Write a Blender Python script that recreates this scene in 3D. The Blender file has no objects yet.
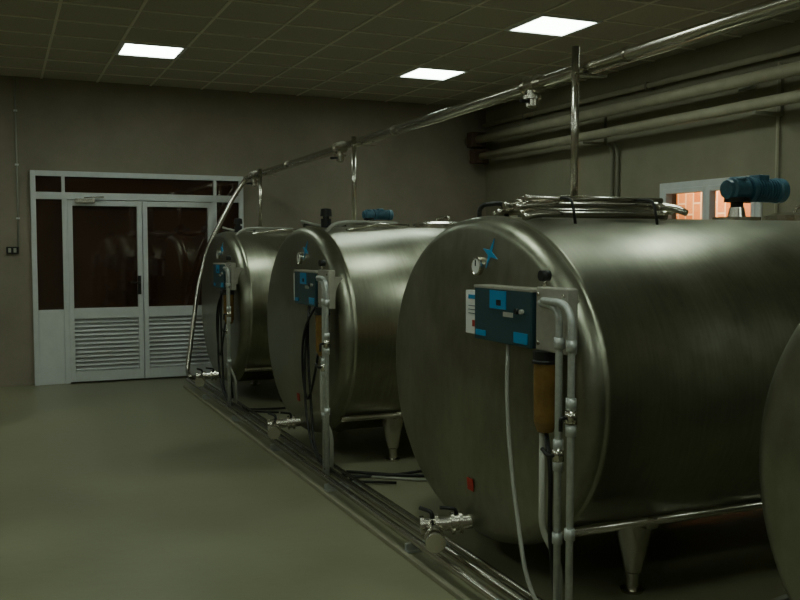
import bpy, bmesh, math, random
from mathutils import Vector, Matrix, Quaternion
random.seed(4)
scene = bpy.context.scene

# ------------------------------------------------------------------ materials
def new_mat(name):
    m = bpy.data.materials.new(name); m.use_nodes = True
    nt = m.node_tree
    return m, nt, nt.nodes['Principled BSDF']

def mat(name, col, rough=0.5, metal=0.0, var=0.0, scale=8.0, bump=0.0, rvar=0.0, stretch=None, emis=None, estr=0.0):
    m, nt, b = new_mat(name)
    b.inputs['Base Color'].default_value = (*col, 1)
    b.inputs['Roughness'].default_value = rough
    b.inputs['Metallic'].default_value = metal
    if emis:
        b.inputs['Emission Color'].default_value = (*emis, 1)
        b.inputs['Emission Strength'].default_value = estr
    if var or bump or rvar:
        tc = nt.nodes.new('ShaderNodeTexCoord')
        mp = nt.nodes.new('ShaderNodeMapping')
        if stretch: mp.inputs['Scale'].default_value = stretch
        nt.links.new(tc.outputs['Object'], mp.inputs['Vector'])
        n = nt.nodes.new('ShaderNodeTexNoise')
        n.inputs['Scale'].default_value = scale
        n.inputs['Detail'].default_value = 6
        n.inputs['Roughness'].default_value = 0.65
        nt.links.new(mp.outputs[0], n.inputs['Vector'])
        if var:
            r = nt.nodes.new('ShaderNodeValToRGB')
            r.color_ramp.elements[0].position = 0.3
            r.color_ramp.elements[1].position = 0.7
            r.color_ramp.elements[0].color = (*[c*(1-var) for c in col], 1)
            r.color_ramp.elements[1].color = (*[min(1, c*(1+var)) for c in col], 1)
            nt.links.new(n.outputs['Fac'], r.inputs[0])
            nt.links.new(r.outputs[0], b.inputs['Base Color'])
        if rvar:
            mr = nt.nodes.new('ShaderNodeMapRange')
            mr.inputs['To Min'].default_value = max(0.02, rough-rvar)
            mr.inputs['To Max'].default_value = rough+rvar
            nt.links.new(n.outputs['Fac'], mr.inputs['Value'])
            nt.links.new(mr.outputs[0], b.inputs['Roughness'])
        if bump:
            bp = nt.nodes.new('ShaderNodeBump')
            bp.inputs['Strength'].default_value = bump
            bp.inputs['Distance'].default_value = 0.02
            nt.links.new(n.outputs['Fac'], bp.inputs['Height'])
            nt.links.new(bp.outputs[0], b.inputs['Normal'])
    return m

def tank_mat(name, col, rough, stretch):
    """brushed stainless: cloudy staining + fine rolling streaks"""
    m, nt, b = new_mat(name)
    b.inputs['Metallic'].default_value = 0.95
    tc = nt.nodes.new('ShaderNodeTexCoord')
    n1 = nt.nodes.new('ShaderNodeTexNoise'); n1.inputs['Scale'].default_value = 2.6; n1.inputs['Detail'].default_value = 8; n1.inputs['Roughness'].default_value = 0.7
    nt.links.new(tc.outputs['Object'], n1.inputs['Vector'])
    mp = nt.nodes.new('ShaderNodeMapping'); mp.inputs['Scale'].default_value = stretch
    nt.links.new(tc.outputs['Object'], mp.inputs[0])
    n2 = nt.nodes.new('ShaderNodeTexNoise'); n2.inputs['Scale'].default_value = 10; n2.inputs['Detail'].default_value = 5
    nt.links.new(mp.outputs[0], n2.inputs['Vector'])
    ad = nt.nodes.new('ShaderNodeMath'); ad.operation = 'MULTIPLY_ADD'; ad.inputs[1].default_value = 0.3
    nt.links.new(n2.outputs['Fac'], ad.inputs[0])
    sc = nt.nodes.new('ShaderNodeMath'); sc.operation = 'MULTIPLY'; sc.inputs[1].default_value = 0.7
    nt.links.new(n1.outputs['Fac'], sc.inputs[0]); nt.links.new(sc.outputs[0], ad.inputs[2])
    r = nt.nodes.new('ShaderNodeValToRGB')
    r.color_ramp.elements[0].position = 0.35; r.color_ramp.elements[1].position = 0.65
    r.color_ramp.elements[0].color = (*[c*0.78 for c in col], 1); r.color_ramp.elements[1].color = (*[c*1.18 for c in col], 1)
    nt.links.new(ad.outputs[0], r.inputs[0]); nt.links.new(r.outputs[0], b.inputs['Base Color'])
    mr = nt.nodes.new('ShaderNodeMapRange'); mr.inputs['From Min'].default_value = 0.3; mr.inputs['From Max'].default_value = 0.7
    mr.inputs['To Min'].default_value = rough-0.07; mr.inputs['To Max'].default_value = rough+0.09
    nt.links.new(ad.outputs[0], mr.inputs['Value']); nt.links.new(mr.outputs[0], b.inputs['Roughness'])
    bp = nt.nodes.new('ShaderNodeBump'); bp.inputs['Strength'].default_value = 0.012; bp.inputs['Distance'].default_value = 0.01
    nt.links.new(n2.outputs['Fac'], bp.inputs['Height']); nt.links.new(bp.outputs[0], b.inputs['Normal'])
    return m

M = {}
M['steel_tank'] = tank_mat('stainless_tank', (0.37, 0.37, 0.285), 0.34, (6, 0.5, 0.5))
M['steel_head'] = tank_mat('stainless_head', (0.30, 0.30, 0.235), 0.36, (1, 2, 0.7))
M['steel'] = mat('stainless_pipe', (0.60, 0.57, 0.50), 0.22, 1.0)
M['galv'] = mat('galvanised_pipe', (0.55, 0.57, 0.55), 0.42, 0.5, var=0.15, scale=30)
M['box_steel'] = mat('box_steel', (0.48, 0.46, 0.40), 0.4, 0.5, var=0.1, scale=20)
M['panel_dark'] = mat('control_panel_teal', (0.035, 0.085, 0.10), 0.35, 0.3)
M['blue'] = mat('blue_sticker', (0.02, 0.24, 0.50), 0.4)
M['motor_blue'] = mat('motor_blue_paint', (0.07, 0.18, 0.26), 0.4, var=0.2, scale=20)
M['white'] = mat('white_label', (0.75, 0.75, 0.73), 0.5)
M['red'] = mat('red_label', (0.4, 0.03, 0.02), 0.5)
M['amber'] = mat('amber_filter_bowl', (0.19, 0.11, 0.033), 0.2, var=0.3, scale=12)
M['black'] = mat('black_rubber', (0.012, 0.012, 0.012), 0.45)
M['cable'] = mat('grey_cable', (0.38, 0.38, 0.33), 0.5)
M['pale_pipe'] = mat('plastic_pipe', (0.45, 0.45, 0.38), 0.5)
M['wallpipe'] = mat('painted_wall_pipe', (0.44, 0.41, 0.30), 0.5, var=0.15, scale=5)
M['rust'] = mat('brown_collar', (0.09, 0.05, 0.03), 0.6)
M['alu'] = mat('white_aluminium', (0.70, 0.71, 0.72), 0.4, var=0.05, scale=10)
M['glass'] = mat('dark_door_glass', (0.045, 0.020, 0.012), 0.05, var=0.5, scale=1.4)
M['glass'].node_tree.nodes['Principled BSDF'].inputs['IOR'].default_value = 1.9
M['tray'] = mat('cable_tray_paint', (0.25, 0.24, 0.18), 0.6)
M['outfloor'] = mat('outside_concrete', (0.4, 0.3, 0.2), 0.8)
M['wall'] = mat('plaster_wall', (0.285, 0.245, 0.190), 0.7, var=0.18, scale=1.1, bump=0.2)
M['wallr'] = mat('plaster_wall_side', (0.28, 0.26, 0.185), 0.7, var=0.12, scale=1.6, bump=0.15)
M['tile'] = mat('ceiling_tile', (0.46, 0.43, 0.35), 0.9, var=0.10, scale=60)
M['tbar'] = mat('ceiling_tbar', (0.72, 0.69, 0.58), 0.5)
M['lamp'] = mat('lamp_diffuser', (0.8, 0.9, 0.85), 0.5, emis=(0.84, 1.0, 0.84), estr=16.5)

def floor_material():
    m, nt, b = new_mat('green_epoxy_floor')
    tc = nt.nodes.new('ShaderNodeTexCoord')
    n1 = nt.nodes.new('ShaderNodeTexNoise'); n1.inputs['Scale'].default_value = 0.9; n1.inputs['Detail'].default_value = 7
    n2 = nt.nodes.new('ShaderNodeTexNoise'); n2.inputs['Scale'].default_value = 14; n2.inputs['Detail'].default_value = 4
    nt.links.new(tc.outputs['Object'], n1.inputs['Vector']); nt.links.new(tc.outputs['Object'], n2.inputs['Vector'])
    r = nt.nodes.new('ShaderNodeValToRGB')
    r.color_ramp.elements[0].position = 0.3; r.color_ramp.elements[1].position = 0.72
    r.color_ramp.elements[0].color = (0.205, 0.20, 0.125, 1)
    r.color_ramp.elements[1].color = (0.31, 0.305, 0.20, 1)
    nt.links.new(n1.outputs['Fac'], r.inputs[0]); nt.links.new(r.outputs[0], b.inputs['Base Color'])
    mr = nt.nodes.new('ShaderNodeMapRange'); mr.inputs['To Min'].default_value = 0.18; mr.inputs['To Max'].default_value = 0.55
    nt.links.new(n1.outputs['Fac'], mr.inputs['Value']); nt.links.new(mr.outputs[0], b.inputs['Roughness'])
    bp = nt.nodes.new('ShaderNodeBump'); bp.inputs['Strength'].default_value = 0.12; bp.inputs['Distance'].default_value = 0.01
    nt.links.new(n2.outputs['Fac'], bp.inputs['Height']); nt.links.new(bp.outputs[0], b.inputs['Normal'])
    return m
M['floor'] = floor_material()

def brick_mat():
    m, nt, b = new_mat('orange_brick')
    tc = nt.nodes.new('ShaderNodeTexCoord')
    mp = nt.nodes.new('ShaderNodeMapping'); mp.inputs['Rotation'].default_value = (0, math.radians(90), 0)
    br = nt.nodes.new('ShaderNodeTexBrick'); br.inputs['Scale'].default_value = 1.6
    br.inputs['Color1'].default_value = (0.65, 0.34, 0.15, 1); br.inputs['Color2'].default_value = (0.45, 0.19, 0.07, 1)
    br.inputs['Mortar'].default_value = (0.75, 0.65, 0.5, 1)
    nt.links.new(tc.outputs['Object'], mp.inputs[0]); nt.links.new(mp.outputs[0], br.inputs['Vector'])
    nt.links.new(br.outputs[0], b.inputs['Base Color'])
    return m
M['brick'] = brick_mat()

def pane_mat():
    m = bpy.data.materials.new('clear_window_glass'); m.use_nodes = True
    nt = m.node_tree; nt.nodes.clear()
    o = nt.nodes.new('ShaderNodeOutputMaterial')
    t = nt.nodes.new('ShaderNodeBsdfTransparent'); g = nt.nodes.new('ShaderNodeBsdfGlossy'); g.inputs['Roughness'].default_value = 0.03
    mx = nt.nodes.new('ShaderNodeMixShader'); mx.inputs[0].default_value = 0.08
    nt.links.new(t.outputs[0], mx.inputs[1]); nt.links.new(g.outputs[0], mx.inputs[2]); nt.links.new(mx.outputs[0], o.inputs[0])
    return m
M['pane'] = pane_mat()

# ------------------------------------------------------------------ mesh builder
def fillet_path(pts, f, n=6):
    pts = [Vector(p) for p in pts]
    if len(pts) < 3 or f <= 0: return pts
    out = [pts[0]]
    for i in range(1, len(pts)-1):
        p, a, c = pts[i], pts[i-1], pts[i+1]
        d1 = min(f, (a-p).length*0.49); d2 = min(f, (c-p).length*0.49)
        s = p + (a-p).normalized()*d1; e = p + (c-p).normalized()*d2
        for k in range(n+1):
            t = k/n
            out.append(s*(1-t)**2 + p*2*t*(1-t) + e*t*t)
    out.append(pts[-1])
    return out

class Part:
    def __init__(s, name, parent=None, origin=(0, 0, 0)):
        s.bm = bmesh.new(); s.name = name; s.parent = parent; s.mats = []; s.o = Vector(origin)
    def mi(s, m):
        if m not in s.mats: s.mats.append(m)
        return s.mats.index(m)
    def box(s, lo, hi, m, bevel=0.0, rot=None):
        lo = Vector(lo); hi = Vector(hi)
        c = (lo+hi)/2; d = hi-lo
        mx = Matrix.Translation(c)
        if rot: mx = mx @ rot.to_4x4()
        mx = mx @ Matrix.Diagonal((*d, 1))
        r = bmesh.ops.create_cube(s.bm, size=1, matrix=mx)
        vs = r['verts']; idx = s.mi(m)
        fs = set(f for v in vs for f in v.link_faces)
        for f in fs: f.material_index = idx
        if bevel > 0:
            es = list(set(e for v in vs for e in v.link_edges))
            rb = bmesh.ops.bevel(s.bm, geom=es, offset=bevel, segments=2, affect='EDGES', profile=0.5)
            for f in rb['faces']: f.material_index = idx
    def sweep(s, path, radii, m, seg=14, caps=True):
        idx = s.mi(m); path = [Vector(p) for p in path]
        rings = []; n = len(path)
        t0 = (path[1]-path[0]).normalized()
        up = Vector((0, 0, 1)) if abs(t0.z) < 0.9 else Vector((1, 0, 0))
        nrm = t0.cross(up).normalized()
        prev = t0
        for i, p in enumerate(path):
            if i == 0: t = t0
            elif i == n-1: t = (path[-1]-path[-2])
            else: t = (path[i+1]-path[i-1])
            if t.length < 1e-7: t = prev.copy()
            t.normalize()
            q = prev.rotation_difference(t); nrm = q @ nrm; prev = t
            b = t.cross(nrm)
            r = radii[i] if isinstance(radii, (list, tuple)) else radii
            rings.append([s.bm.verts.new(p + nrm*math.cos(2*math.pi*k/seg)*r + b*math.sin(2*math.pi*k/seg)*r) for k in range(seg)])
        for i in range(n-1):
            for k in range(seg):
                f = s.bm.faces.new((rings[i][k], rings[i][(k+1) % seg], rings[i+1][(k+1) % seg], rings[i+1][k]))
                f.material_index = idx; f.smooth = True
        if caps:
            for rg in (rings[0], rings[-1]):
                f = s.bm.faces.new(rg); f.material_index = idx
    def tube(s, pts, r, m, fillet=0.05, seg=12):
        s.sweep(fillet_path(pts, fillet), r, m, seg)
    def cyl(s, a, b, r, m, r2=None, seg=24):
        s.sweep([a, b], [r, r if r2 is None else r2], m, seg)
    def lathe(s, a, axis, prof, m, seg=28):
        a = Vector(a); ax = Vector(axis).normalized()
        idx = s.mi(m)
        up = Vector((0, 0, 1)) if abs(ax.z) < 0.9 else Vector((1, 0, 0))
        n = ax.cross(up).normalized(); b = ax.cross(n)
        rings = []
        for (h, r) in prof:
            rings.append([s.bm.verts.new(a + ax*h + n*math.cos(2*math.pi*k/seg)*max(r, 1e-4) + b*math.sin(2*math.pi*k/seg)*max(r, 1e-4)) for k in range(seg)])
        for i in range(len(rings)-1):
            for k in range(seg):
                f = s.bm.faces.new((rings[i][k], rings[i][(k+1) % seg], rings[i+1][(k+1) % seg], rings[i+1][k]))
                f.material_index = idx
        for rg in (rings[0], rings[-1]):
            f = s.bm.faces.new(rg); f.material_index = idx
    def poly(s, vs, m, th=0.003, axis=(-1, 0, 0)):
        idx = s.mi(m); d = Vector(axis)*th
        a = [s.bm.verts.new(Vector(v)) for v in vs]; b = [s.bm.verts.new(Vector(v)+d) for v in vs]
        n = len(vs)
        fs = [s.bm.faces.new(a), s.bm.faces.new(b)]
        for i in range(n): fs.append(s.bm.faces.new((a[i], a[(i+1) % n], b[(i+1) % n], b[i])))
        for f in fs: f.material_index = idx
    def done(s, smooth_angle=None):
        bmesh.ops.recalc_face_normals(s.bm, faces=s.bm.faces)
        for v in s.bm.verts: v.co -= s.o
        me = bpy.data.meshes.new(s.name); s.bm.to_mesh(me); s.bm.free()
        for m in s.mats: me.materials.append(M[m])
        ob = bpy.data.objects.new(s.name, me); scene.collection.objects.link(ob)
        ob.location = s.o
        if s.parent:
            ob.parent = s.parent
        return ob

def empty(name, loc=(0, 0, 0)):
    e = bpy.data.objects.new(name, None); e.location = loc; e.empty_display_size = 0.2
    scene.collection.objects.link(e); return e

# ------------------------------------------------------------------ room shell
XL, XR, YF, YB, H = -3.0, 6.18, -3.0, 11.25, 3.48
p = Part('floor'); p.box((XL-0.2, YF-0.2, -0.1), (XR+0.2, YB+0.2, 0), 'floor'); p.done()
p = Part('wall_back'); p.box((XL-0.2, YB, 0), (XR+0.2, YB+0.2, H+0.2), 'wall'); p.done()
p = Part('wall_left'); p.box((XL-0.2, YF, 0), (XL, YB, H+0.2), 'wall'); p.done()
p = Part('wall_front'); p.box((XL-0.2, YF-0.2, 0), (XR+0.2, YF, H+0.2), 'wall'); p.done()
WY0, WY1, WZ0, WZ1 = 6.2, 7.56, 1.15, 2.22
p = Part('wall_right')
p.box((XR, YF, 0), (XR+0.2, WY0, H+0.2), 'wallr'); p.box((XR, WY1, 0), (XR+0.2, YB, H+0.2), 'wallr')
p.box((XR, WY0, 0), (XR+0.2, WY1, WZ0), 'wallr'); p.box((XR, WY0, WZ1), (XR+0.2, WY1, H+0.2), 'wallr')
p.done()
p = Part('ceiling')
p.box((XL, YF, H), (XR, YB, H+0.12), 'tile')
x = 1.08
while x > XL: x -= 0.6
x += 0.6
while x < XR:
    p.box((x-0.012, YF, H-0.008), (x+0.012, YB, H+0.001), 'tbar'); x += 0.6
y = 8.9
while y > YF: y -= 0.6
y += 0.6
while y < YB:
    p.box((XL, y-0.012, H-0.0085), (XR, y+0.012, H+0.001), 'tbar'); y += 0.6
p.done()
for (lx, ly) in [(1.38, 9.2), (4.38, 9.2), (4.38, 6.8), (4.38, 4.4), (1.38, 4.4), (1.38, 2.0), (1.38, -0.4), (4.38, -0.4), (-1.62, 9.2), (-1.62, 6.8), (-1.62, 4.4), (-1.62, 2.0), (-1.62, -0.4)]:  # visible panels first; the rest are added off camera to brighten the room
    p = Part('ceiling_light_panel', origin=(lx, ly, H))
    a = 0.27
    p.box((lx-a, ly-a, H-0.012), (lx+a, ly+a, H-0.004), 'lamp')
    for (x0, x1, y0, y1) in [(-.3, .3, -.3, -.265), (-.3, .3, .265, .3), (-.3, -.265, -.265, .265), (.265, .3, -.265, .265)]:
        p.box((lx+x0, ly+y0, H-0.02), (lx+x1, ly+y1, H), 'alu')
    p.done()

# ------------------------------------------------------------------ door
p = Part('door_1', origin=(1.55, YB, 0))
DX0, DX1, DZ = 0.335, 2.765, 2.44
yf, yb = YB-0.07, YB-0.001
def fr(x0, x1, z0, z1, y0=yf, m='alu', bv=0.004): p.box((x0, y0, z0), (x1, yb, z1), m, bv)
fr(DX0, DX0+0.055, 0, DZ); fr(DX1-0.055, DX1, 0, DZ)
fr(DX0+0.055, DX1-0.055, DZ-0.06, DZ); fr(DX0+0.055, DX1-0.055, 2.12, 2.20)
xa, xb, xm = 0.70, 2.40, 1.55
fr(xa-0.035, xa+0.02, 0, 2.12); fr(xb-0.02, xb+0.035, 0, 2.12)
fr(xa-0.035, xa+0.0, 2.20, DZ-0.06); fr(xb, xb+0.035, 2.20, DZ-0.06)
gy = YB-0.03
def gl(x0, x1, z0, z1): p.box((x0, gy, z0), (x1, gy+0.012, z1), 'glass')
gl(DX0+0.055, xa-0.035, 2.20, DZ-0.06); gl(xa, xb, 2.20, DZ-0.06); gl(xb+0.035, DX1-0.055, 2.20, DZ-0.06)
gl(DX0+0.055, xa-0.035, 0.86, 2.12); gl(xb+0.035, DX1-0.055, 0.86, 2.12)
fr(DX0+0.055, xa-0.035, 0, 0.86, YB-0.05); fr(xb+0.035, DX1-0.055, 0, 0.86, YB-0.05)
for (l0, l1) in [(xa+0.02, xm-0.004), (xm+0.004, xb-0.02)]:
    y0 = YB-0.085
    fr(l0, l0+0.055, 0.02, 2.11, y0); fr(l1-0.055, l1, 0.02, 2.11, y0)
    fr(l0+0.055, l1-0.055, 2.05, 2.11, y0); fr(l0+0.055, l1-0.055, 0.75, 0.87, y0); fr(l0+0.055, l1-0.055, 0.02, 0.14, y0)
    gl(l0+0.055, l1-0.055, 0.87, 2.05)
    p.box((l0+0.055, YB-0.03, 0.14), (l1-0.055, YB-0.02, 0.75), 'alu')
    z = 0.165
    while z < 0.74:
        p.box((l0+0.055, YB-0.075, z-0.004), (l1-0.055, YB-0.03, z+0.004), 'alu', rot=Matrix.Rotation(math.radians(38), 3, 'X')); z += 0.05
p.box((0.80, YB-0.13, 2.08), (1.02, YB-0.085, 2.13), 'steel', 0.008)
p.tube([(0.9, YB-0.12, 2.14), (1.12, YB-0.16, 2.15), (1.05, YB-0.08, 2.15)], 0.008, 'steel', 0.02)
p.box((1.485, YB-0.095, 1.02), (1.525, YB-0.085, 1.24), 'black', 0.004)
p.tube([(1.505, YB-0.09, 1.16), (1.505, YB-0.14, 1.16), (1.40, YB-0.14, 1.16)], 0.010, 'black', 0.02)
p.done()

p = Part('light_switch', origin=(0.13, YB, 1.54))
p.box((0.07, YB-0.035, 1.50), (0.20, YB, 1.58), 'black', 0.006); p.box((0.09, YB-0.042, 1.515), (0.12, YB-0.034, 1.565), 'cable', 0.003)
p.box((0.145, YB-0.042, 1.515), (0.175, YB-0.034, 1.565), 'cable', 0.003)
p.done()
p = Part('electrical_conduit')
p.tube([(0.20, YB-0.012, 1.58), (0.20, YB-0.012, H)], 0.010, 'cable')
for z in (1.9, 2.5, 3.1): p.box((0.18, YB-0.026, z-0.01), (0.22, YB, z+0.01), 'alu', 0.002)
p.done()

# ------------------------------------------------------------------ window and outside
p = Part('window_1', origin=(XR, 6.9, 1.7))
f = 0.06
x0, x1 = XR-0.02, XR+0.07
p.box((x0, WY0, WZ0), (x1, WY0+f, WZ1), 'alu', 0.004); p.box((x0, WY1-f, WZ0), (x1, WY1, WZ1), 'alu', 0.004)
p.box((x0, WY0+f, WZ1-f), (x1, WY1-f, WZ1), 'alu', 0.004); p.box((x0, WY0+f, WZ0), (x1, WY1-f, WZ0+f), 'alu', 0.004)
ym = (WY0+WY1)/2
for (a, b) in [(WY0+f, ym), (ym, WY1-f)]:
    p.box((x0-0.01, a, WZ0+f), (x1-0.02, a+0.05, WZ1-f), 'alu', 0.004); p.box((x0-0.01, b-0.05, WZ0+f), (x1-0.02, b, WZ1-f), 'alu', 0.004)
    p.box((x0-0.01, a+0.05, WZ1-f-0.05), (x1-0.02, b-0.05, WZ1-f), 'alu', 0.004); p.box((x0-0.01, a+0.05, WZ0+f), (x1-0.02, b-0.05, WZ0+f+0.05), 'alu', 0.004)
    p.box((XR+0.02, a+0.05, WZ0+f+0.05), (XR+0.026, b-0.05, WZ1-f-0.05), 'pane')
p.done()
p = Part('wall_outside'); p.box((9.0, 4.5, 0), (9.2, 14, 3.4), 'brick')
p.done()
p = Part('ground_outside'); p.box((XR+0.2, 4.5, -0.1), (9.2, 14, 0), 'outfloor'); p.done()
p = Part('roof_outside'); p.box((XR+0.2, 4.5, 3.4), (9.2, 14, 3.5), 'outfloor'); p.done()
l = bpy.data.lights.new('outside_lamp', 'POINT'); l.energy = 300; l.color = (1.0, 0.64, 0.34); l.shadow_soft_size = 0.12
lo = bpy.data.objects.new('outside_lamp', l); lo.location = (8.2, 9.6, 2.9); scene.collection.objects.link(lo)

# ------------------------------------------------------------------ milk tanks
A, B, ZC, X0, LEN = 0.99, 0.79, 0.95, 2.2, 3.1
XP = 2.78
def zp(y): return 2.56-0.013*y

def tank_body(parent, yc):
    bm = bmesh.new(); seg = 128
    prof = []
    DISH, KN = 0.045, 0.085
    for i in range(1, 13):
        s = i/12*0.915; prof.append((-KN-DISH*(1-(s/0.915)**2), s))
    for i in range(1, 11):
        a = i/10*math.pi/2
        prof.append((-KN*math.cos(a), 0.915+0.085*math.sin(a)))
    nh = len(prof)
    prof += [(0.008, 1.0), (0.012, 1.005), (0.03, 1.005), (0.034, 1.0)]
    for xx in (0.6, 1.2, 1.9, 2.6): prof.append((xx, 1.0))
    prof += [(LEN-0.034, 1.0), (LEN-0.03, 1.005), (LEN-0.012, 1.005), (LEN-0.008, 1.0)]
    for i in range(0, 11):
        a = math.pi/2*(1-i/10); prof.append((LEN+KN*math.cos(a), 0.915+0.085*math.sin(a)))
    for i in range(11, 0, -1):
        s = i/12*0.915; prof.append((LEN+KN+DISH*(1-(s/0.915)**2), s))
    rings = []
    def sx(c): return math.copysign(abs(c)**0.96, c)
    for (xx, s) in prof:
        rings.append([bm.verts.new((xx, sx(math.cos(2*math.pi*k/seg))*A*s, sx(math.sin(2*math.pi*k/seg))*B*s)) for k in range(seg)])
    for i in range(len(rings)-1):
        for k in range(seg):
            f = bm.faces.new((rings[i][k], rings[i][(k+1) % seg], rings[i+1][(k+1) % seg], rings[i+1][k]))
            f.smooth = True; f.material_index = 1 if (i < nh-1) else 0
    c = bm.verts.new((-KN-DISH, 0, 0))
    for k in range(seg):
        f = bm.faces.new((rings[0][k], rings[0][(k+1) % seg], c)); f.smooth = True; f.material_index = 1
    c = bm.verts.new((LEN+KN+DISH, 0, 0))
    for k in range(seg):
        f = bm.faces.new((rings[-1][k], rings[-1][(k+1) % seg], c)); f.smooth = True
    bmesh.ops.recalc_face_normals(bm, faces=bm.faces)
    me = bpy.data.meshes.new('vessel'); bm.to_mesh(me); bm.free()
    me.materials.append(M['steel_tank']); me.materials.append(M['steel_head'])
    ob = bpy.data.objects.new('vessel', me); scene.collection.objects.link(ob)
    ob.parent = parent; ob.location = (0, 0, ZC)

def surf_x(y, z):
    s = math.sqrt((y/A)**2+((z-ZC)/B)**2)
    if s <= 0.915: return -0.085-0.045*(1-(s/0.915)**2)
    return -0.085*math.sqrt(max(0, 1-((s-0.915)/0.085)**2))

def make_tank(yc, idx, post_y):
    e = empty('bulk_milk_tank', (X0, yc, 0))
    tank_body(e, yc)
    q = Part('frame_and_legs', e)
    for sy in (-1, 1):
        q.cyl((0.0, sy*0.72, 0.365), (LEN-0.05, sy*0.72, 0.365), 0.022, 'steel')
        for xx in (0.45, 1.55, 2.7):
            q.lathe((xx, sy*0.60, 0.0), (0, 0, 1), [(0, 0.05), (0.015, 0.055), (0.02, 0.03), (0.09, 0.032), (0.10, 0.045), (0.32, 0.09), (0.36, 0.10)], 'steel')
            q.box((xx-0.03, min(sy*0.60, sy*0.74), 0.33), (xx+0.03, max(sy*0.60, sy*0.74), 0.385), 'steel', 0.004)
    q.done()
    q = Part('control_box', e)
    q.box((-0.185, -0.995, 1.17), (-0.135, -0.765, 1.43), 'box_steel', 0.006)
    q.box((-0.14, -0.85, 1.22), (-0.03, -0.77, 1.38), 'box_steel', 0.004)
    for (yy, zz) in [(-0.97, 1.20), (-0.79, 1.20), (-0.97, 1.40), (-0.79, 1.40)]:
        q.cyl((-0.185, yy, zz), (-0.192, yy, zz), 0.008, 'steel', seg=10)
    q.box((-0.195, -0.745, 1.17), (-0.10, -0.25, 1.41), 'panel_dark', 0.006)
    q.box((-0.197, -0.755, 1.405), (-0.09, -0.245, 1.418), 'box_steel', 0.003)
    q.box((-0.199, -0.54, 1.32), (-0.194, -0.40, 1.40), 'blue')
    q.box((-0.2, -0.50, 1.335), (-0.198, -0.46, 1.36), 'black')
    q.box((-0.199, -0.72, 1.185), (-0.194, -0.61, 1.23), 'blue')
    q.box((-0.199, -0.60, 1.29), (-0.194, -0.52, 1.31), 'cable')
    q.box((-0.199, -0.36, 1.19), (-0.194, -0.27, 1.215), 'blue')
    q.cyl((-0.19, -0.64, 1.32), (-0.21, -0.64, 1.32), 0.012, 'black', seg=14)
    q.cyl((-0.19, -0.68, 1.32), (-0.21, -0.68, 1.32), 0.010, 'cable', seg=14)
    q.box((-0.10-0.045, -0.20, 1.18), (-0.118, -0.07, 1.385), 'white')
    q.box((-0.148, -0.175, 1.345), (-0.14, -0.10, 1.365), 'blue')
    q.box((-0.148, -0.175, 1.215), (-0.14, -0.14, 1.245), 'red')
    for k in range(3): q.box((-0.147, -0.175, 1.275+k*0.018), (-0.14, -0.10, 1.278+k*0.018), 'panel_dark')
    q.cyl((-0.16, -0.79, 1.43), (-0.16, -0.79, 1.46), 0.008, 'steel', seg=10)
    q.cyl((-0.18, -0.79, 1.475), (-0.14, -0.79, 1.475), 0.022, 'black', seg=18)
    q.done()
    q = Part('dial_gauge', e)
    sx = surf_x(-0.12, 1.50)
    q.lathe((sx+0.01, -0.13, 1.50), (-1, 0, 0), [(0, 0.045), (0.03, 0.045), (0.034, 0.040), (0.028, 0.036)], 'steel')
    q.cyl((sx-0.015, -0.13, 1.50), (sx-0.022, -0.13, 1.50), 0.035, 'white')
    q.box((sx-0.025, -0.133, 1.50), (sx-0.021, -0.127, 1.53), 'black')
    q.done()
    q = Part('badge_sticker', e)
    cy, cz = -0.22, 1.56; pts = []
    for k in range(8):
        a = k*math.pi/4+0.35; r = 0.075 if k % 2 == 0 else 0.018
        pts.append((0, cy+math.cos(a)*r, cz+math.sin(a)*r))
    q.poly([(surf_x(v[1], v[2])-0.001, v[1], v[2]) for v in pts], 'blue', 0.003)
    yy, zz = -0.06, 0.43
    sx = surf_x(yy, zz)
    q.poly([(sx-0.001, yy+0.03, zz-0.03), (sx-0.001, yy-0.03, zz-0.03), (sx-0.006, yy-0.03, zz+0.03), (sx-0.006, yy+0.03, zz+0.03)], 'red', 0.003)
    q.done()
    q = Part('service_pipes', e)
    q.tube([(-0.18, -0.84, 1.375), (-0.235, -0.88, 1.38), (-0.235, -1.10, 1.38), (-0.235, -1.10, 0.05)], 0.0145, 'galv', 0.10)
    q.tube([(-0.18, -0.81, 1.36), (-0.215, -0.84, 1.37), (-0.215, -0.985, 1.36), (-0.215, -0.985, 0.05)], 0.0145, 'galv', 0.08)
    for (yy, xx, zz) in [(-1.10, -0.235, 1.0), (-1.10, -0.235, 0.9), (-0.985, -0.215, 0.82), (-0.985, -0.215, 0.74), (-1.10, -0.235, 1.22), (-0.985, -0.215, 1.22), (-1.10, -0.235, 0.5), (-0.985, -0.215, 0.45)]:
        q.cyl((xx, yy, zz-0.022), (xx, yy, zz+0.022), 0.021, 'galv', seg=8)
    q.cyl((-0.235, -1.10, 0.925), (-0.235, -1.10, 0.975), 0.024, 'steel', seg=12)
    q.tube([(-0.235, -1.10, 0.95), (-0.28, -1.10, 0.95), (-0.28, -1.10, 0.90)], 0.008, 'black', 0.01)
    q.cyl((-0.215, -0.985, 0.755), (-0.215, -0.985, 0.805), 0.024, 'steel', seg=12)
    q.tube([(-0.215, -0.985, 0.78), (-0.26, -0.985, 0.78), (-0.26, -0.94, 0.80)], 0.008, 'black', 0.01)
    q.lathe((-0.17, -0.82, 1.17), (0, 0, -1), [(0, 0.052), (0.035, 0.052), (0.04, 0.056), (0.05, 0.056)], 'black')
    q.lathe((-0.17, -0.82, 1.12), (0, 0, -1), [(0, 0.050), (0.24, 0.048), (0.28, 0.035), (0.29, 0.012)], 'amber')
    q.tube([(-0.17, -0.80, 0.83), (-0.17, -0.80, 0.42), (-0.12, -0.86, 0.30), (-0.12, -0.86, 0.03)], 0.013, 'pale_pipe', 0.06)
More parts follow.
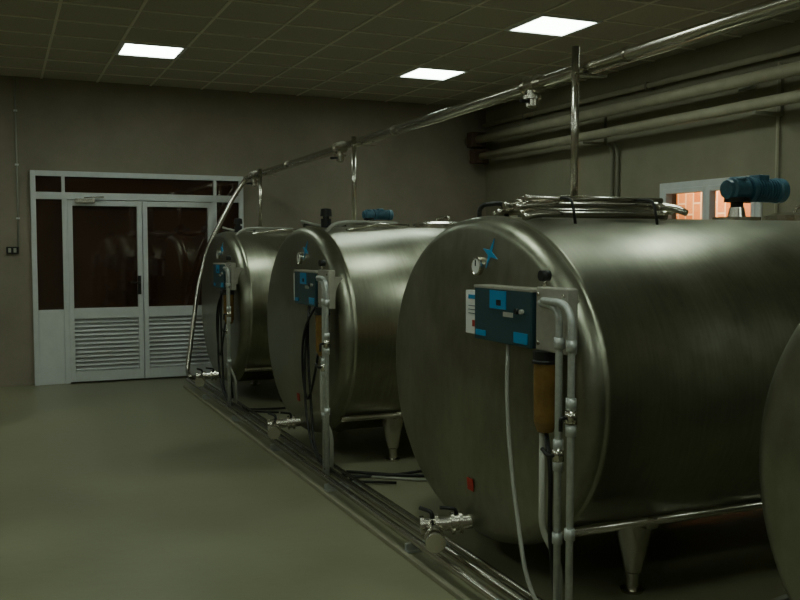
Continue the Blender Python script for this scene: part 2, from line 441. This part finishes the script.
    q.tube([(-0.17, -0.83, 0.83), (-0.19, -0.90, 0.68), (-0.19, -0.89, 0.45), (-0.16, -0.90, 0.12)], 0.010, 'black', 0.1)
    q.done()
    q = Part('power_cable', e)
    pth = [(-0.17, -0.52, 1.17), (-0.185, -0.53, 0.98), (-0.19, -0.57, 0.70), (-0.20, -0.66, 0.42), (-0.22, -0.78, 0.16), (-0.16, -0.95, 0.02), (0.2, -1.06, 0.012), (0.7, -1.0, 0.012), (1.4, -1.1, 0.012)]
    q.tube(pth, 0.0095, 'cable' if idx < 2 else 'black', 0.16, seg=8)
    if idx != 1:
        q.tube([(-0.19, -0.60, 1.17), (-0.22, -0.58, 0.9), (-0.24, -0.62, 0.5), (-0.25, -0.8, 0.2), (-0.2, -1.1, 0.03), (0.2, -1.25, 0.012)], 0.009, 'black', 0.2, seg=8)
        q.tube([(-0.19, -0.72, 1.17), (-0.24, -0.60, 1.0), (-0.22, -0.50, 0.7), (-0.22, -0.62, 0.45), (-0.22, -0.8, 0.7), (-0.2, -0.83, 0.9)], 0.009, 'black', 0.2, seg=8)
    q.done()
    q = Part('outlet_valve', e)
    a = Vector((-0.07, 0.0, 0.225)); d = Vector((-1, 0.35, -0.08)).normalized()
    q.lathe(a, d, [(0, 0.036), (0.05, 0.036), (0.05, 0.056), (0.066, 0.056), (0.066, 0.042), (0.09, 0.042), (0.09, 0.056), (0.105, 0.056), (0.105, 0.036), (0.17, 0.036), (0.17, 0.054), (0.185, 0.054), (0.185, 0.036), (0.24, 0.036), (0.24, 0.05), (0.26, 0.05)], 'steel')
    c = a+d*0.08
    q.tube([c, c+Vector((0, 0, 0.07)), c+Vector((-0.08, 0.02, 0.08))], 0.009, 'black', 0.02)
    c = a+d*0.20
    q.tube([c, c+Vector((-0.05, -0.14, -0.03))], 0.034, 'steel', 0)
    q.lathe(c+Vector((-0.04, -0.11, -0.024)), Vector((-0.05, -0.14, -0.03)), [(0, 0.05), (0.016, 0.05), (0.02, 0.036), (0.05, 0.036), (0.05, 0.05), (0.066, 0.05)], 'steel')
    q.tube([c, c+Vector((0, 0, 0.065)), c+Vector((-0.04, 0.06, 0.075))], 0.010, 'black', 0.02)
    q.done()
    zt = ZC+B
    def motor(mx, my, k):
        q = Part('agitator_motor', e)
        q.lathe((mx, my, zt-0.02), (0, 0, 1), [(0, 0.13*k), (0.035, 0.13*k), (0.035, 0.05*k), (0.06+0.03*k, 0.04*k)], 'steel')
        zc = zt+0.17*k
        q.lathe((mx, my, zc-0.12*k), (0, 0, 1), [(0, 0.035*k), (0.05*k, 0.035*k), (0.05*k, 0.07*k), (0.075*k, 0.07*k)], 'black')
        q.lathe((mx-0.06*k, my, zc), (1, 0, 0), [(0, 0.055*k), (0.01*k, 0.066*k), (0.11*k, 0.066*k), (0.125*k, 0.05*k)], 'motor_blue')
        q.lathe((mx, my, zc-0.07*k), (0, 0, 1), [(0, 0.05*k), (0.13*k, 0.05*k), (0.14*k, 0.04*k)], 'motor_blue')
        q.lathe((mx-0.055*k, my, zc), (-1, 0, 0), [(0, 0.055*k), (0.025*k, 0.05*k), (0.03*k, 0.03*k)], 'motor_blue')
        prof = [(0, 0.075*k), (0.02*k, 0.075*k), (0.02*k, 0.05*k)]
        h = 0.03*k
        for i in range(9):
            prof += [(h, 0.055*k), (h, 0.068*k), (h+0.01*k, 0.068*k), (h+0.01*k, 0.055*k)]; h += 0.02*k
        prof += [(h+0.005*k, 0.072*k), (h+0.05*k, 0.070*k), (h+0.065*k, 0.05*k)]
        q.lathe((mx+0.065*k, my, zc), (1, 0, 0), prof, 'motor_blue')
        q.box((mx+0.12*k, my-0.04*k, zc+0.05*k), (mx+0.20*k, my+0.04*k, zc+0.085*k), 'motor_blue', 0.006)
        q.done()
    if idx == 1: motor(1.60, 0.0, 1.0)
    elif idx == 2: motor(0.52, 0.05, 0.6)
    q = Part('manhole_lid', e)
    lxx = 2.25 if idx == 1 else 1.2
    q.lathe((lxx, 0.1, zt-0.03), (0, 0, 1), [(0, 0.24), (0.05, 0.24), (0.05, 0.25), (0.065, 0.25), (0.08, 0.2), (0.085, 0.02)], 'steel')
    q.tube([(lxx, -0.02, zt+0.04), (lxx, -0.02, zt+0.09), (lxx, 0.2, zt+0.09), (lxx, 0.2, zt+0.04)], 0.01, 'steel', 0.03)
    q.done()
    if idx == 1:
        q = Part('wash_pipe_bundle', e)
        for i in range(7):
            yy = -0.26+i*0.062
            z0 = ZC+B*math.sqrt(1-(yy/A)**2)+0.022+0.035*(i % 2)
            xs, xe = 0.10+random.uniform(-.03, .05), 0.98+random.uniform(-.12, .06)
            dy = random.uniform(-.03, .03)
            q.tube([(xs-0.03, yy, z0-0.005), (xs+0.04, yy, z0+0.012), (xe, yy+dy, z0+0.012)], 0.017, 'steel', 0.04)
            if i % 2:
                q.tube([(xe-0.01, yy+dy, z0+0.012), (xe+0.10, yy+dy-0.02, z0+0.005), (xe+0.13, yy+dy-0.08, z0-0.02)], 0.017, 'steel', 0.05)
            q.lathe((xe-0.02, yy+dy, z0+0.012), (1, 0, 0), [(0, 0.017), (0, 0.025), (0.02, 0.025), (0.02, 0.017)], 'steel')
        for i in range(3):
            yy = -0.2+i*0.11
            q.tube([(0.10+i*0.05, yy, zt+0.085), (0.95-0.08*i, yy+0.05, zt+0.088)], 0.015, 'steel', 0)
        q.tube([(0.03, 0.12, zt-0.02), (0.03, 0.12, zt+0.06), (0.10, 0.0, zt+0.07), (0.12, 0, zt)], 0.012, 'black', 0.04)
        for xx in (0.3, 0.78): q.tube([(xx, -0.33, zt-0.04), (xx, -0.3, zt+0.08), (xx, 0.14, zt+0.11), (xx, 0.2, zt-0.02)], 0.007, 'black', 0.04)
        q.done()
    else:
        q = Part('hose_coil_and_vent', e)
        q.lathe((0.10, -0.12, zt-0.02), (0, 0, 1), [(0, 0.04), (0.08, 0.04), (0.08, 0.025), (0.10, 0.025), (0.10, 0.045), (0.155, 0.04), (0.16, 0.02)], 'black')
        for i in range(3):
            pts = []
            for k in range(25):
                a = k/24*2*math.pi
                pts.append((0.22+math.cos(a)*(0.16+0.02*i), 0.22+math.sin(a)*(0.14+0.015*i), zt-0.015+0.022*i+0.02*math.sin(a*2+i)))
            q.sweep(pts, 0.012, 'cable' if i != 1 else 'black', 8)
        q.tube([(0.0, -0.35, zt-0.07), (0.1, -0.28, zt+0.02), (0.3, -0.12, zt+0.04), (0.7, -0.1, zt+0.03)], 0.014, 'cable', 0.08)
        q.box((0.32, -0.10, zt-0.01), (0.46, 0.04, zt+0.04), 'box_steel', 0.01)
        q.tube([(0.2, -0.30, zt-0.03), (0.5, -0.2, zt+0.02), (0.8, -0.1, zt+0.015)], 0.012, 'steel', 0.05)
        q.done()
    # free-standing post carrying the overhead line, footed on the tank top
    py = post_y-yc; px = XP-0.03
    zs = ZC+B*math.sqrt(1-(py/A)**2)
    zz = zp(post_y)
    q = Part('pipe_support_post', origin=(px-0.035, post_y, zs))
    q.cyl((px-0.035, post_y, zs+0.002), (px-0.035, post_y, zz+(0.10 if idx == 1 else 0.03)), 0.020, 'steel', seg=14)
    q.lathe((px-0.035, post_y, zs-0.002), (0, 0, 1), [(0, 0.05), (0.03, 0.05), (0.03, 0.03), (0.06, 0.022)], 'steel')
    q.box((px-0.05, post_y-0.02, zz-0.045), (px+0.15, post_y+0.02, zz-0.032), 'steel', 0.002)
    q.done()
    return e

SP = 2.83
for i, (yc, py) in enumerate(zip([1.17, 1.17+SP, 1.17+2*SP, 1.17+3*SP], [1.25, 4.0, 7.2, 10.2])):
    make_tank(yc, i, py)

# ------------------------------------------------------------------ overhead milk line
p = Part('overhead_milk_pipeline')
p.tube([(XP, -2.9, zp(-2.9)), (XP, 10.93, zp(10.93))], 0.030, 'steel', 0, seg=16)
p.tube([(XP+0.10, -2.9, zp(-2.9)+0.01), (XP+0.10, 10.7, zp(10.7)+0.01), (XP+0.03, 10.9, zp(10.9))], 0.022, 'steel', 0.05)
for yy in [1.25, 4.0, 7.2, 10.2]:
    yv = yy+0.52; ZP = zp(yv)
    p.lathe((XP, yv-0.07, ZP), (0, 1, 0), [(0, 0.026), (0, 0.052), (0.016, 0.052), (0.016, 0.042), (0.124, 0.042), (0.124, 0.052), (0.14, 0.052)], 'steel')
    p.lathe((XP, yv, ZP), (0, 0, -1), [(0, 0.03), (0.06, 0.03), (0.06, 0.052), (0.08, 0.052), (0.08, 0.036), (0.12, 0.036), (0.13, 0.015)], 'steel')
    p.tube([(XP, yv, ZP-0.09), (XP-0.10, yv-0.04, ZP-0.10)], 0.010, 'black')
y = -2
while y < 10.8:
    p.lathe((XP, y, zp(y)), (0, 1, 0), [(0, 0.027), (0.0, 0.037), (0.02, 0.037), (0.02, 0.027)], 'steel'); y += 2.83
p.done()
p = Part('drop_pipe')
p.tube([(XP, 10.935, zp(10.93)), (XP-0.01, 11.08, zp(10.93)-0.01), (2.60, 11.08, 2.15), (2.30, 11.03, 1.60), (2.15, 10.96, 1.1), (1.98, 10.8, 0.12), (1.98, 10.55, 0.075)], 0.028, 'steel', 0.12, seg=14)
p.done()

# ------------------------------------------------------------------ floor pipe run
p = Part('floor_pipe_run')
for (xx, zz, r) in [(1.93, 0.075, 0.022), (2.02, 0.075, 0.022), (2.11, 0.06, 0.014)]:
    p.tube([(xx, -2.9, zz), (xx, 10.5, zz)], r, 'steel', 0, seg=12)
y = -2.2
while y < 10.4:
    p.box((1.88, y-0.02, 0.0), (2.15, y+0.02, 0.012), 'galv')
    p.box((1.90, y-0.012, 0.012), (2.14, y+0.012, 0.05), 'galv', 0.003)
    y += 1.3
p.done()
p = Part('trim_1'); p.box((1.86, -2.9, 0), (1.885, 10.4, 0.025), 'wallr', 0.003); p.done()

p = Part('floor_hose')
p.tube([(2.2, 6.0, 0.012), (2.5, 5.75, 0.012), (3.0, 5.5, 0.012), (3.6, 5.45, 0.012)], 0.011, 'black', 0.2)
p.tube([(2.25, 5.85, 0.012), (2.6, 5.55, 0.012), (3.3, 5.35, 0.012)], 0.009, 'cable', 0.2); p.done()
p = Part('floor_hose')
p.tube([(2.3, 2.75, 0.015), (2.7, 2.85, 0.015), (3.2, 3.05, 0.015), (3.9, 3.0, 0.015)], 0.013, 'cable', 0.2)
p.tube([(2.3, 2.6, 0.015), (2.75, 2.98, 0.015), (3.3, 2.85, 0.015), (4.0, 3.1, 0.015)], 0.011, 'cable', 0.25); p.done()

# ------------------------------------------------------------------ pipes on right wall
p = Part('wall_pipes')
p.tube([(5.88, -2.9, 3.02), (5.88, 11.2, 3.00)], 0.055, 'wallpipe', 0, seg=20)
p.tube([(5.93, -2.9, 2.82), (5.93, 11.2, 2.78)], 0.050, 'wallpipe', 0, seg=20)
p.box((5.78, 10.9, 2.90), (6.0, 11.05, 3.10), 'rust', 0.01); p.box((5.82, 10.9, 2.69), (6.04, 11.05, 2.88), 'rust', 0.01)
for y in (1, 3.5, 6.0, 8.5):
    p.box((6.14, y-0.02, 2.70), (6.175, y+0.02, 3.1), 'tray'); p.box((5.86, y-0.02, 2.70), (6.14, y+0.02, 2.73), 'tray')
p.done()
p = Part('cable_conduit_pipe')
p.tube([(6.10, -2.9, 3.22), (6.10, 11.2, 3.22)], 0.028, 'wallpipe', 0)
for y in (0.5, 2.9, 5.3, 7.7, 10.1): p.box((6.07, y-0.015, 3.18), (6.175, y+0.015, 3.26), 'tray', 0.003)
p.done()
p = Part('wall_conduit')
for y in (8.35, 8.25): p.tube([(XR-0.025, y, 1.2), (XR-0.025, y, 2.6), (6.10, y, 2.70)], 0.018, 'tray', 0.03)
p.tube([(XR-0.025, 6.02, 1.2), (XR-0.025, 6.02, 3.16)], 0.014, 'wallpipe', 0)
p.box((XR-0.07, 6.3, 2.98), (XR-0.005, 6.45, 3.12), 'cable', 0.006)
p.done()

# ------------------------------------------------------------------ world + camera
w = bpy.data.worlds.new('World'); scene.world = w; w.use_nodes = True
w.node_tree.nodes['Background'].inputs[0].default_value = (0.02, 0.02, 0.03, 1)
w.node_tree.nodes['Background'].inputs[1].default_value = 0.3

cam = bpy.data.cameras.new('camera'); co = bpy.data.objects.new('camera', cam); scene.collection.objects.link(co)
cam.sensor_width = 36; cam.lens = 41.4; cam.clip_start = 0.05
co.location = (0, 0, 1.6)
co.rotation_euler = (math.radians(90-3.42), 0, math.radians(-23.5))
scene.camera = co
